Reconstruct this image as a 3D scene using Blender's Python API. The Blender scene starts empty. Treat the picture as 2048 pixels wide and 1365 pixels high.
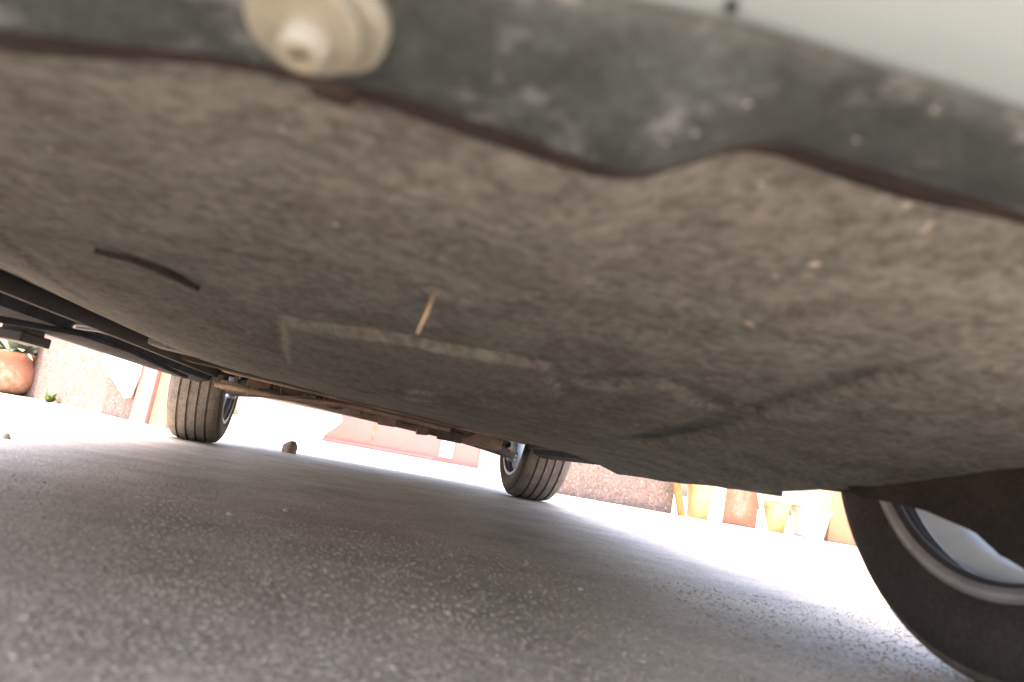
import bpy, bmesh, math, random
import numpy as np
from mathutils import Vector, Matrix

random.seed(7)
rng = np.random.default_rng(7)
R = math.radians
C = bpy.context.scene.collection
SC = bpy.context.scene

# ------------------------------------------------------------------ camera
FPX = 1490.0                                   # focal length in pixels of the 2048 px wide photograph
CAM_H = 0.14
YAW, PITCH, ROLL = R(9.0), math.atan(244 / FPX), R(10.3)
CAM = Vector((0.0, 0.0, CAM_H))
fw = Vector((math.sin(YAW) * math.cos(PITCH), math.cos(YAW) * math.cos(PITCH), math.sin(PITCH)))
r0 = Vector((math.cos(YAW), -math.sin(YAW), 0))
u0 = r0.cross(fw)
ir = r0 * math.cos(ROLL) + u0 * math.sin(ROLL)
iu = -r0 * math.sin(ROLL) + u0 * math.cos(ROLL)
cd = bpy.data.cameras.new('camera')
cam = bpy.data.objects.new('camera', cd)
C.objects.link(cam)
cam.matrix_world = Matrix(((ir.x, iu.x, -fw.x, CAM.x), (ir.y, iu.y, -fw.y, CAM.y),
                           (ir.z, iu.z, -fw.z, CAM.z), (0, 0, 0, 1)))
cd.sensor_width = 36
cd.lens = FPX / 2048 * 36
cd.clip_start = 0.005
cd.clip_end = 2000
cd.dof.use_dof = True
cd.dof.focus_distance = 3.2
cd.dof.aperture_fstop = 5.6
SC.camera = cam

# ------------------------------------------------------------------ light
SUN_EL, SUN_AZ = R(77), R(-62)                 # azimuth from +Y, negative = to the left
w = bpy.data.worlds.new('World')
SC.world = w
w.use_nodes = True
nt = w.node_tree
sky = nt.nodes.new('ShaderNodeTexSky')
sky.sky_type = 'NISHITA'
sky.sun_disc = False
sky.sun_elevation = SUN_EL
sky.sun_rotation = SUN_AZ
sky.dust_density = 4.0
bg = nt.nodes['Background']
nt.links.new(sky.outputs[0], bg.inputs[0])
bg.inputs[1].default_value = 0.15
sl = bpy.data.lights.new('sun', 'SUN')
sl.energy = 2.4
sl.angle = R(0.6)
sl.color = (1, 0.95, 0.88)
sun = bpy.data.objects.new('sun', sl)
C.objects.link(sun)
sd = Vector((math.sin(SUN_AZ) * math.cos(SUN_EL), math.cos(SUN_AZ) * math.cos(SUN_EL), math.sin(SUN_EL)))
sun.rotation_euler = sd.to_track_quat('Z', 'Y').to_euler()
vs = SC.view_settings
vs.view_transform = 'Standard'
vs.look = 'None'
vs.gamma = 1
vs.exposure = 3.25
vs.use_white_balance = True                    # the phone balanced for the shade under the car
vs.white_balance_temperature = 7300
vs.white_balance_tint = 16
SC.cycles.use_denoising = True
SC.cycles.diffuse_bounces = 8
SC.cycles.max_bounces = 12
SC.cycles.glossy_bounces = 4

# ------------------------------------------------------------------ helpers
def ray(px, py):
    d = fw * FPX + ir * (px - 1024) - iu * (py - 682.5)
    return d / d.dot(fw)

def on_z(px, py, z):
    d = ray(px, py)
    return CAM + d * ((z - CAM_H) / d.z)

def on_y(px, py, y):
    d = ray(px, py)
    return CAM + d * (y / d.y)

def on_x(px, py, x):
    d = ray(px, py)
    return CAM + d * (x / d.x)

def mesh(name, verts, faces, mat, parent=None, smooth=False):
    me = bpy.data.meshes.new(name)
    me.from_pydata([tuple(v) for v in verts], [], [tuple(f) for f in faces])
    me.update()
    if mat is not None:
        me.materials.append(mat)
    if smooth:
        me.polygons.foreach_set('use_smooth', [True] * len(me.polygons))
    o = bpy.data.objects.new(name, me)
    C.objects.link(o)
    if parent is not None:
        o.parent = parent
    return o

def bobj(name, bm, mat, parent=None, smooth=False, angle=None):
    bmesh.ops.recalc_face_normals(bm, faces=bm.faces[:])
    me = bpy.data.meshes.new(name)
    bm.to_mesh(me)
    bm.free()
    if mat is not None:
        me.materials.append(mat)
    if smooth or angle:
        me.polygons.foreach_set('use_smooth', [True] * len(me.polygons))
        if angle:
            me.set_sharp_from_angle(angle=R(angle))
    o = bpy.data.objects.new(name, me)
    C.objects.link(o)
    if parent is not None:
        o.parent = parent
    return o

def empty(name, loc=(0, 0, 0), parent=None):
    o = bpy.data.objects.new(name, None)
    o.location = loc
    o.empty_display_size = 0.1
    C.objects.link(o)
    if parent is not None:
        o.parent = parent
    return o

def tag(o, label=None, cat=None, group=None, kind=None):
    if label: o['label'] = label
    if cat: o['category'] = cat
    if group: o['group'] = group
    if kind: o['kind'] = kind
    return o

def add_box(bm, c, s, rot=None, bev=0.0, seg=2):
    """box centred at c, full size s, optional rotation matrix, bevelled edges"""
    r = bmesh.ops.create_cube(bm, size=1)
    vs_ = r['verts']
    bmesh.ops.scale(bm, vec=s, verts=vs_)
    if bev > 0:
        es = list({e for v in vs_ for e in v.link_edges})
        rb = bmesh.ops.bevel(bm, geom=es, offset=bev, segments=seg, affect='EDGES', profile=0.6)
        vs_ = list({v for f in rb['faces'] for v in f.verts} | {v for v in vs_ if v.is_valid})
    if rot is not None:
        bmesh.ops.rotate(bm, cent=(0, 0, 0), matrix=rot, verts=vs_)
    bmesh.ops.translate(bm, vec=c, verts=vs_)
    return vs_

def add_tube(bm, pts, rad, n=10, cap=True):
    pts = [Vector(p) for p in pts]
    rads = rad if hasattr(rad, '__len__') else [rad] * len(pts)
    rings = []
    up = Vector((0.13, 0.31, 0.94)).normalized()
    for i, p in enumerate(pts):
        t = (pts[min(i + 1, len(pts) - 1)] - pts[max(i - 1, 0)]).normalized()
        a = t.cross(up)
        if a.length < 1e-3:
            a = t.cross(Vector((1, 0, 0)))
        a.normalize()
        b = t.cross(a)
        rings.append([bm.verts.new(p + (a * math.cos(k / n * 2 * math.pi) + b * math.sin(k / n * 2 * math.pi)) * rads[i]) for k in range(n)])
    for i in range(len(rings) - 1):
        for k in range(n):
            bm.faces.new((rings[i][k], rings[i][(k + 1) % n], rings[i + 1][(k + 1) % n], rings[i + 1][k]))
    if cap:
        bm.faces.new(rings[0])
        bm.faces.new(rings[-1][::-1])

def add_lathe(bm, prof, axis='Z', n=48, c=(0, 0, 0), wob=0.0):
    """revolve (along, radius) pairs"""
    c = Vector(c)
    rings = []
    for (h, r) in prof:
        ring = []
        for k in range(n):
            a = k / n * 2 * math.pi
            rr = r * (1 + wob * math.sin(3 * a + h * 9))
            if axis == 'Z':
                p = Vector((rr * math.cos(a), rr * math.sin(a), h))
            elif axis == 'X':
                p = Vector((h, rr * math.cos(a), rr * math.sin(a)))
            else:
                p = Vector((rr * math.cos(a), h, rr * math.sin(a)))
            ring.append(bm.verts.new(c + p))
        rings.append(ring)
    for i in range(len(rings) - 1):
        for k in range(n):
            bm.faces.new((rings[i][k], rings[i][(k + 1) % n], rings[i + 1][(k + 1) % n], rings[i + 1][k]))
    return rings

def add_prism(bm, poly, off):
    """poly: list of points; off: extrusion vector"""
    a = [bm.verts.new(p) for p in poly]
    b = [bm.verts.new(Vector(p) + Vector(off)) for p in poly]
    n = len(poly)
    bm.faces.new(a)
    bm.faces.new(b[::-1])
    for i in range(n):
        bm.faces.new((a[i], a[(i + 1) % n], b[(i + 1) % n], b[i]))

# ------------------------------------------------------------------ materials
def mat(name, col, rough=0.6, spec=0.5, metal=0.0, var=0.0, var_scale=8.0, col2=None, fine=0.0, fine_scale=200.0,
        bump=0.0, bump_scale=80.0, dirt=None, dirt_scale=6.0, dirt_lo=0.5, dirt_hi=0.65, coat=0.0, speck=None, speck_scale=60.0, speck_lo=0.72):
    """principled material with two scales of colour variation, dirt patches, pale specks and fine relief"""
    m = bpy.data.materials.new(name)
    m.use_nodes = True
    t = m.node_tree
    N, L = t.nodes, t.links
    b = N['Principled BSDF']
    b.inputs['Roughness'].default_value = rough
    b.inputs['Specular IOR Level'].default_value = spec
    b.inputs['Metallic'].default_value = metal
    if coat:
        b.inputs['Coat Weight'].default_value = coat
        b.inputs['Coat Roughness'].default_value = 0.08
    tc = N.new('ShaderNodeTexCoord')
    geo = tc.outputs['Object']
    def noise(scale, detail=4, rough_=0.6):
        n = N.new('ShaderNodeTexNoise')
        n.inputs['Scale'].default_value = scale
        n.inputs['Detail'].default_value = detail
        n.inputs['Roughness'].default_value = rough_
        L.new(geo, n.inputs['Vector'])
        return n.outputs['Fac']
    def ramp(src, lo, hi):
        r = N.new('ShaderNodeMapRange')
        r.inputs['From Min'].default_value = lo
        r.inputs['From Max'].default_value = hi
        L.new(src, r.inputs['Value'])
        return r.outputs[0]
    def mix(f, a, bb):
        x = N.new('ShaderNodeMix')
        x.data_type = 'RGBA'
        L.new(f, x.inputs['Factor'])
        for s, val in ((6, a), (7, bb)):
            if isinstance(val, tuple):
                x.inputs[s].default_value = (*val, 1)
            else:
                L.new(val, x.inputs[s])
        return x.outputs[2]
    c = col
    if var > 0 or col2:
        c2 = col2 or tuple(v * (1 - var) for v in col)
        c = mix(ramp(noise(var_scale), 0.35, 0.65), c, c2)
    if fine > 0:
        f = ramp(noise(fine_scale, 2), 0.3, 0.7)
        base = c
        mx = N.new('ShaderNodeMix')
        mx.data_type = 'RGBA'
        mx.blend_type = 'MULTIPLY'
        mx.inputs['Factor'].default_value = 1
        cr = mix(f, (1 - fine,) * 3, (1 + fine,) * 3)
        if isinstance(base, tuple):
            mx.inputs[6].default_value = (*base, 1)
        else:
            L.new(base, mx.inputs[6])
        L.new(cr, mx.inputs[7])
        c = mx.outputs[2]
    if dirt:
        c = mix(ramp(noise(dirt_scale, 8, 0.7), dirt_lo, dirt_hi), c, dirt)
    if speck:
        c = mix(ramp(noise(speck_scale, 3, 0.5), speck_lo, speck_lo + 0.06), c, speck)
    if isinstance(c, tuple):
        b.inputs['Base Color'].default_value = (*c, 1)
    else:
        L.new(c, b.inputs['Base Color'])
    if bump > 0:
        bp = N.new('ShaderNodeBump')
        bp.inputs['Strength'].default_value = bump
        bp.inputs['Distance'].default_value = 0.01
        L.new(noise(bump_scale, 6, 0.65), bp.inputs['Height'])
        L.new(bp.outputs[0], b.inputs['Normal'])
    return m

M = {}
M['paint'] = mat('white_car_paint', (0.182, 0.238, 0.252), 0.35, 0.4, var=0.06, var_scale=5, coat=0.5, speck=(0.14, 0.165, 0.175), speck_scale=34, speck_lo=0.73)
M['valance'] = mat('grey_textured_plastic', (0.050, 0.066, 0.066), 0.55, 0.4, var=0.45, var_scale=35, fine=0.35, fine_scale=320, bump=0.25, bump_scale=300,
                   dirt=(0.22, 0.25, 0.265), dirt_scale=26, dirt_lo=0.55, dirt_hi=0.74, speck=(0.46, 0.48, 0.47), speck_scale=130, speck_lo=0.70)
M['tray'] = mat('dusty_underbody_panel', (0.168, 0.180, 0.158), 0.88, 0.12, col2=(0.120, 0.120, 0.112), var=1, var_scale=16, fine=0.35, fine_scale=110, bump=0.4, bump_scale=140,
                dirt=(0.235, 0.225, 0.205), dirt_scale=30, dirt_lo=0.52, dirt_hi=0.75, speck=(0.42, 0.38, 0.33), speck_scale=85, speck_lo=0.70)
M['seam'] = mat('brown_gap_shade_and_clip', (0.038, 0.030, 0.028), 0.8, 0.2, var=0.3, var_scale=40)  # gap shade put into the colour; also the brown of the clip
M['black'] = mat('black_plastic', (0.016, 0.016, 0.016), 0.6, 0.3, var=0.3, var_scale=12, fine=0.2)
M['cream'] = mat('aged_cream_plastic', (0.225, 0.23, 0.19), 0.5, 0.4, var=0.18, var_scale=60, dirt=(0.20, 0.17, 0.12), dirt_scale=80, dirt_lo=0.56, dirt_hi=0.75)
M['tyre'] = mat('black_tyre_rubber', (0.045, 0.041, 0.041), 0.75, 0.3, var=0.25, var_scale=14, fine=0.25, fine_scale=180, bump=0.15, bump_scale=250)
M['tread'] = mat('dusty_tread_rubber', (0.17, 0.155, 0.138), 0.85, 0.2, var=0.3, var_scale=25, fine=0.3, fine_scale=160, bump=0.3, bump_scale=160)
M['alloy'] = mat('silver_alloy', (0.78, 0.90, 1.0), 0.4, 0.5, metal=0.0, var=0.1, var_scale=18, dirt=(0.6, 0.6, 0.6), dirt_scale=22, dirt_lo=0.58, dirt_hi=0.8)
M['steel'] = mat('rusty_steel', (0.20, 0.16, 0.13), 0.65, 0.4, metal=0.2, col2=(0.13, 0.085, 0.06), var=1, var_scale=18, fine=0.3, bump=0.3, bump_scale=90)
M['zinc'] = mat('bright_zinc_steel', (0.62, 0.64, 0.68), 0.35, 0.5, metal=0.7, var=0.2, var_scale=30)
M['dark_steel'] = mat('dark_dirty_steel', (0.07, 0.06, 0.052), 0.7, 0.35, var=0.4, var_scale=14, fine=0.3, bump=0.3)
M['armdirt'] = mat('dark_dirty_plastic', (0.036, 0.033, 0.031), 0.85, 0.1, var=0.3, var_scale=20, fine=0.2, bump=0.3)
M['tan_steel'] = mat('tan_lit_steel', (0.24, 0.16, 0.115), 0.6, 0.4, col2=(0.08, 0.055, 0.04), var=1, var_scale=9, fine=0.3, bump=0.3)  # orange light reflected onto the beam put into the steel's colour
M['groove_shade'] = mat('groove_shade', (0.055, 0.053, 0.055), 0.6, 0.4, var=0.3, var_scale=20)
M['sill'] = mat('dusty_grey_sill', (0.040, 0.046, 0.058), 0.85, 0.06, var=0.3, var_scale=12, dirt=(0.02, 0.02, 0.02), dirt_scale=9)
M['lip'] = mat('shaded_alloy_lip', (0.27, 0.28, 0.30), 0.45, 0.5, metal=0.2, var=0.25, var_scale=30)  # greyer copy of the alloy, shade put into its colour
M['slot'] = mat('dark_slot_shade', (0.040, 0.037, 0.034), 0.9, 0.08, var=0.4, var_scale=30, fine=0.3)  # dark colour stands in for shade inside the slots
M['glass'] = mat('tinted_car_glass', (0.012, 0.014, 0.016), 0.05, 0.6, var=0.1)
M['red_lens'] = mat('red_lamp_lens', (0.32, 0.012, 0.012), 0.12, 0.6, var=0.15, var_scale=30)
M['clear_lens'] = mat('clear_lamp_lens', (0.6, 0.62, 0.64), 0.1, 0.6, var=0.15, var_scale=30)
M['terracotta'] = mat('terracotta', (0.413, 0.203, 0.128), 0.85, 0.2, var=0.2, var_scale=9, fine=0.12, dirt=(0.450, 0.315, 0.240), dirt_scale=7, bump=0.2)
M['pinkwall'] = mat('pink_red_render', (0.360, 0.216, 0.198), 0.9, 0.2, var=0.08, var_scale=2, fine=0.06, fine_scale=30, bump=0.2)
M['pebble'] = mat('pebbledash_render', (0.286, 0.224, 0.197), 0.9, 0.2, col2=(0.231, 0.177, 0.153), var=1, var_scale=14, fine=0.3, fine_scale=70, bump=0.9, bump_scale=70,
                  speck=(0.450, 0.413, 0.375), speck_scale=45, speck_lo=0.64)
M['white'] = mat('white_wall_paint', (0.62, 0.60, 0.58), 0.75, 0.2, var=0.12, var_scale=4, fine=0.03, bump=0.1)
M['creamwall'] = mat('cream_painted_wood', (0.40, 0.385, 0.28), 0.7, 0.2, var=0.1, var_scale=10)
M['yellow'] = mat('yellow_plastic', (0.52, 0.45, 0.26), 0.5, 0.4, col2=(0.533, 0.331, 0.122), var=1, var_scale=4)
M['peach'] = mat('pale_orange_render', (0.42, 0.235, 0.14), 0.85, 0.2, col2=(0.46, 0.29, 0.17), var=1, var_scale=3, fine=0.05)
M['ochre'] = mat('ochre_timber', (0.385, 0.238, 0.091), 0.8, 0.2, var=0.3, var_scale=12, fine=0.2)
M['straw'] = mat('dry_straw', (0.50, 0.40, 0.29), 0.8, 0.2, var=0.3, var_scale=50)
M['leaf'] = mat('grey_green_leaf', (0.17, 0.22, 0.16), 0.5, 0.4, var=0.3, var_scale=9)
M['leafg'] = mat('green_leaf', (0.10, 0.16, 0.04), 0.5, 0.4, var=0.4, var_scale=20)
M['petal'] = mat('yellow_petal', (0.75, 0.62, 0.10), 0.6, 0.3, var=0.2, var_scale=30)
M['stone'] = mat('brown_stone', (0.36, 0.27, 0.21), 0.85, 0.2, var=0.25, var_scale=25, fine=0.2, bump=0.4)
M['pale'] = mat('pale_stone', (0.60, 0.57, 0.53), 0.8, 0.2, var=0.2, var_scale=60, fine=0.15)
M['grit'] = mat('asphalt_grit', (0.50, 0.40, 0.305), 0.8, 0.2, col2=(0.35, 0.275, 0.21), var=1, var_scale=95, fine=0.25, fine_scale=260,
                speck=(0.6, 0.53, 0.45), speck_scale=120, speck_lo=0.7)

def asphalt():
    m = bpy.data.materials.new('worn_asphalt')
    m.use_nodes = True
    t = m.node_tree
    N, L = t.nodes, t.links
    b = N['Principled BSDF']
    tc = N.new('ShaderNodeTexCoord').outputs['Object']
    def noise(s, d=4, r=0.6):
        n = N.new('ShaderNodeTexNoise')
        n.inputs['Scale'].default_value = s
        n.inputs['Detail'].default_value = d
        n.inputs['Roughness'].default_value = r
        L.new(tc, n.inputs['Vector'])
        return n.outputs['Fac']
    vo = N.new('ShaderNodeTexVoronoi')
    vo.inputs['Scale'].default_value = 230
    L.new(tc, vo.inputs['Vector'])
    cell = N.new('ShaderNodeSeparateColor')
    L.new(vo.outputs['Color'], cell.inputs[0])
    cr = N.new('ShaderNodeValToRGB')
    cr.color_ramp.elements[0].color = (0.36, 0.285, 0.215, 1)
    cr.color_ramp.elements[1].color = (0.66, 0.54, 0.42, 1)
    e = cr.color_ramp.elements.new(0.55); e.color = (0.48, 0.385, 0.295, 1)
    e = cr.color_ramp.elements.new(0.9); e.color = (0.54, 0.44, 0.34, 1)
    L.new(cell.outputs[0], cr.inputs[0])
    mp = N.new('ShaderNodeMapRange')
    mp.inputs['From Min'].default_value = 0.3; mp.inputs['From Max'].default_value = 0.7
    mp.inputs['To Min'].default_value = 0.66; mp.inputs['To Max'].default_value = 1.25
    L.new(noise(4.5, 8, 0.68), mp.inputs['Value'])
    mx = N.new('ShaderNodeMix'); mx.data_type = 'RGBA'; mx.blend_type = 'MULTIPLY'
    mx.inputs['Factor'].default_value = 1
    L.new(cr.outputs[0], mx.inputs[6]); L.new(mp.outputs[0], mx.inputs[7])
    L.new(mx.outputs[2], b.inputs['Base Color'])
    b.inputs['Roughness'].default_value = 0.58
    b.inputs['Specular IOR Level'].default_value = 0.45
    ds = N.new('ShaderNodeMath'); ds.operation = 'MULTIPLY_ADD'
    ds.inputs[1].default_value = -1.0; ds.inputs[2].default_value = 1.0
    L.new(vo.outputs['Distance'], ds.inputs[0])
    bp = N.new('ShaderNodeBump'); bp.inputs['Strength'].default_value = 0.45; bp.inputs['Distance'].default_value = 0.003
    L.new(ds.outputs[0], bp.inputs['Height'])
    bp2 = N.new('ShaderNodeBump'); bp2.inputs['Strength'].default_value = 0.4; bp2.inputs['Distance'].default_value = 0.01
    L.new(noise(30, 6, 0.7), bp2.inputs['Height'])
    L.new(bp.outputs[0], bp2.inputs['Normal'])
    L.new(bp2.outputs[0], b.inputs['Normal'])
    return m
M['asphalt'] = asphalt()

# ------------------------------------------------------------------ ground
g = mesh('ground', [(-400, -400, 0), (400, -400, 0), (400, 600, 0), (-400, 600, 0)], [(0, 1, 2, 3)], M['asphalt'])
tag(g, kind='structure')

# loose grit and aggregate standing proud of the asphalt (nobody could count it): one mesh
def grit():
    ico = bmesh.new()
    bmesh.ops.create_icosphere(ico, subdivisions=1, radius=1)
    bv = np.array([v.co for v in ico.verts]); bf = np.array([[v.index for v in f.verts] for f in ico.faces])
    ico.free()
    n = 36000
    y = 0.2 + 1.0 * rng.random(n) ** 1.9
    x = y * 0.16 + (rng.random(n) - 0.5) * (0.35 + 1.75 * y)
    s = 0.0007 + 0.0014 * rng.random(n) ** 2.4
    big = rng.random(n) < 0.02
    s[big] *= 2.0
    ang = rng.random(n) * 6.283
    V = np.repeat(bv[None], n, 0) * (0.75 + 0.5 * rng.random((n, len(bv), 1)))
    V *= np.stack([s * (0.8 + 0.6 * rng.random(n)), s, s * (0.3 + 0.3 * rng.random(n))], 1)[:, None, :]
    ca, sa = np.cos(ang)[:, None], np.sin(ang)[:, None]
    X = V[:, :, 0] * ca - V[:, :, 1] * sa + x[:, None]
    Y = V[:, :, 0] * sa + V[:, :, 1] * ca + y[:, None]
    Z = V[:, :, 2] + (s * 0.12)[:, None]
    P = np.stack([X, Y, Z], 2).reshape(-1, 3)
    F = (bf[None] + (np.arange(n) * len(bv))[:, None, None]).reshape(-1, 3)
    me = bpy.data.meshes.new('asphalt_grit')
    me.vertices.add(len(P)); me.vertices.foreach_set('co', P.ravel())
    me.loops.add(F.size); me.loops.foreach_set('vertex_index', F.ravel().astype(np.int32))
    me.polygons.add(len(F)); me.polygons.foreach_set('loop_start', np.arange(0, F.size, 3, dtype=np.int32))
    me.update(calc_edges=True)
    me.polygons.foreach_set('use_smooth', [True] * len(F))
    me.materials.append(M['grit'])
    o = bpy.data.objects.new('asphalt_grit', me)
    C.objects.link(o)
    tag(o, 'loose grit and small stone chips bedded in the worn asphalt', 'grit', kind='stuff')
grit()

# ================================================================== THE CAR
# seen from under its rear bumper, its length along +Y, right side at +X
AX_NEAR, AX_FAR, TRACK, TYRE_R, TYRE_W = 0.68, 3.45, 0.745, 0.312, 0.215
car = empty('parked_car', (0, 0, 0))
tag(car, 'pale grey parked car seen from beneath its bumper, with dusty brown underbody panel', 'car')

# ---- body shell: a loft of half sections
def interp(t, tab):
    xs, ys = zip(*tab)
    return float(np.interp(t, xs, ys))
ROOF = [(0.08, 0.93), (0.14, 0.98), (0.30, 1.2), (0.48, 1.40), (0.7, 1.46), (1.4, 1.49), (2.1, 1.46), (2.5, 1.36), (3.15, 1.02), (3.3, 0.97), (3.8, 0.90), (4.15, 0.80), (4.28, 0.66)]
BELT = [(0.08, 0.86), (0.3, 0.93), (2.8, 0.90), (3.2, 0.88), (3.8, 0.83), (4.15, 0.74), (4.28, 0.6)]
WID = [(0.08, 0.70), (0.16, 0.79), (0.4, 0.86), (0.8, 0.88), (3.6, 0.88), (3.95, 0.84), (4.15, 0.74), (4.28, 0.6)]
RW = [(0.08, 0.62), (0.3, 0.6), (0.6, 0.58), (2.4, 0.60), (2.8, 0.66), (3.2, 0.78), (3.8, 0.74), (4.15, 0.66), (4.28, 0.5)]
ZB = [(0.08, 0.36), (0.3, 0.33), (1, 0.30), (3.2, 0.30), (4.0, 0.30), (4.28, 0.34)]
def section(y):
    zr, zb_, wd, rw, zl = interp(y, ROOF), interp(y, BELT), interp(y, WID), interp(y, RW), interp(y, ZB)
    zr = max(zr, zb_ + 0.03)
    return [(wd * 0.96, zl), (wd * 0.985, zl + 0.12), (wd, zl + 0.25), (wd * 0.995, zb_ - 0.12), (wd * 0.965, zb_),
            (rw + (wd * 0.965 - rw) * 0.66, zb_ + (zr - zb_) * 0.34), (rw + (wd * 0.965 - rw) * 0.3, zb_ + (zr - zb_) * 0.68), (rw, zr - (zr - zb_) * 0.1), (rw * 0.86, zr - 0.012), (rw * 0.5, zr + 0.008), (0, zr + 0.015)]
ys = sorted(set([0.08, 0.1, 0.14, 0.2, 0.3, 0.4, 0.48, 0.6, 0.8, 1.0, 1.2, 1.4, 1.7, 2.0, 2.2, 2.4, 2.5, 2.7, 2.9, 3.1, 3.2, 3.3, 3.5, 3.8, 4.0, 4.1, 4.15, 4.22, 4.28]))
bm = bmesh.new()
rings = []
for y in ys:
    s = section(y)
    pts = [(-x, z) for x, z in s] + [(x, z) for x, z in s[-2::-1]]
    rings.append([bm.verts.new((x, y, z)) for x, z in pts])
n = len(rings[0])
for i in range(len(rings) - 1):
    for k in range(n):
        bm.faces.new((rings[i][k], rings[i][(k + 1) % n], rings[i + 1][(k + 1) % n], rings[i + 1][k]))
bm.faces.new(rings[0]); bm.faces.new(rings[-1][::-1])
body = bobj('body', bm, M['paint'], car, angle=35)
# cut the four wheel wells
bm = bmesh.new()
for yy in (AX_NEAR, AX_FAR):
    for sx in (-1, 1):
        rr = add_lathe(bm, [(sx * 0.56, 0.36), (sx * 1.2, 0.36)], 'X', 40, (0, yy, TYRE_R + 0.02))
        bm.faces.new(rr[0]); bm.faces.new(rr[1])
cut = bobj('cutter', bm, M['black'])
md = body.modifiers.new('wells', 'BOOLEAN')
md.operation = 'DIFFERENCE'; md.object = cut; md.solver = 'EXACT'
dg = bpy.context.evaluated_depsgraph_get()
me = bpy.data.meshes.new_from_object(body.evaluated_get(dg))
body.modifiers.clear()
body.data = me
me.name = 'body'
bpy.data.objects.remove(cut)

def patch(name, y0, y1, k0, k1, m, sides=(-1, 1), off=0.004, ny=10):
    """a panel riding 4 mm proud of the shell between section indices k0..k1"""
    for sx in sides:
        bm = bmesh.new()
        rows = []
        for i in range(ny + 1):
            y = y0 + (y1 - y0) * i / ny
            s = section(y)
            row = []
            for k in np.linspace(k0, k1, 6):
                a = int(min(k, len(s) - 1.001)); f = k - a
                x = s[a][0] * (1 - f) + s[a + 1][0] * f
                z = s[a][1] * (1 - f) + s[a + 1][1] * f
                row.append(bm.verts.new((sx * (x + off), y, z + off * (0.4 if k < 8 else 1))))
            rows.append(row)
        for i in range(ny):
            for k in range(5):
                bm.faces.new((rows[i][k], rows[i][k + 1], rows[i + 1][k + 1], rows[i + 1][k]))
        o = bobj(name, bm, m, car, smooth=True)
        sol = o.modifiers.new('s', 'SOLIDIFY'); sol.thickness = 0.003
patch('side_window', 0.62, 1.38, 4.25, 6.9, M['glass'])
patch('side_window', 1.46, 2.5, 4.25, 6.9, M['glass'])
patch('windscreen', 2.52, 3.12, 7.6, 10, M['glass'])
patch('rear_window', 0.2, 0.46, 7.6, 10, M['glass'])
patch('tail_light', 0.1, 0.24, 3.0, 4.4, M['red_lens'])
patch('headlight', 3.98, 4.24, 3.0, 4.2, M['clear_lens'])
for sx in (-1, 1):
    bm = bmesh.new()
    add_box(bm, (sx * 0.98, 2.72, 0.98), (0.17, 0.10, 0.12), bev=0.035, seg=3)
    add_box(bm, (sx * 0.885, 2.73, 0.945), (0.07, 0.05, 0.04), bev=0.01)
    bobj('wing_mirror', bm, M['paint'], car, angle=40)
    for yd in (1.95, 1.0):
        bm = bmesh.new()
        add_box(bm, (sx * 0.89, yd, 0.80), (0.03, 0.17, 0.028), bev=0.01)
        bobj('door_handle', bm, M['paint'], car, angle=40)

# ---- floor pan (dark, closes the underside above the trays)
bm = bmesh.new()
add_box(bm, (0, 2.18, 0.326), (1.12, 3.8, 0.03))
add_box(bm, (0, 2.06, 0.318), (1.66, 1.98, 0.03))
bobj('floor_pan', bm, M['black'], car)

# ---- rear bumper: painted skin over a grey valance. Cross profile (y, z) and plan curve
LIP_Y, EDGE_Y = 0.25, 0.19
lip_px = [(-60, 48), (0, 58), (200, 82), (400, 105), (550, 130), (690, 165), (800, 190), (900, 222), (1024, 262), (1120, 300), (1200, 330), (1260, 343), (1330, 338), (1400, 315),
          (1465, 294), (1530, 286), (1600, 294), (1700, 322), (1800, 350), (1900, 382), (2048, 424), (2200, 470)]
lip = [on_y(px, py, LIP_Y) for px, py in lip_px]
edge_px = [(1100, -14), (1250, 18), (1380, 44), (1480, 62), (1600, 100), (1750, 148), (1900, 192), (2048, 242)]
edge = [on_y(px, py, EDGE_Y) for px, py in edge_px]
lx = [p.x for p in lip]; lz = [p.z for p in lip]
ex = [p.x for p in edge]; ez = [p.z for p in edge]
def lip_z(x):
    if x < lx[0]: return lz[0]
    if x > lx[-1]: return lz[-1]
    return float(np.interp(x, lx, lz))
def edge_z(x):
    return float(np.interp(x, ex, ez))
def plan(x):                       # bumper curves forwards towards the corners
    a = max(0.0, abs(x) - 0.25) / 0.62
    return 0.42 * a ** 2.6
xs = sorted(set(list(np.linspace(-0.86, -0.26, 25)) + list(np.linspace(-0.25, 0.3, 111)) + list(np.linspace(0.31, 0.86, 24))))
def strip(name, m, prof, cols=xs, th=0.003):
    bm = bmesh.new()
    rows = [[bm.verts.new(p) for p in prof(x)] for x in cols]
    for i in range(len(rows) - 1):
        for k in range(len(rows[0]) - 1):
            bm.faces.new((rows[i][k], rows[i][k + 1], rows[i + 1][k + 1], rows[i + 1][k]))
    o = bobj(name, bm, m, car, angle=50)
    return o
def valance_prof(x):
    zl, ze, p = lip_z(x), edge_z(x), plan(x)
    out = [(x, LIP_Y + p + 0.004, zl + 0.013), (x, LIP_Y + p + 0.005, zl + 0.004), (x, LIP_Y + p + 0.001, zl)]
    for t in np.linspace(0.06, 0.97, 9):
        y = LIP_Y + (EDGE_Y - LIP_Y) * t
        bulge = math.sin(t * math.pi) * 0.0035
        out.append((x, y + p, zl + (ze - zl) * t - bulge + 0.0006 * math.sin(x * 160 + t * 7)))
    out += [(x, EDGE_Y + p - 0.001, ze + 0.003), (x, EDGE_Y + p + 0.004, ze + 0.012)]
    return out
strip('valance', M['valance'], valance_prof)
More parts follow.
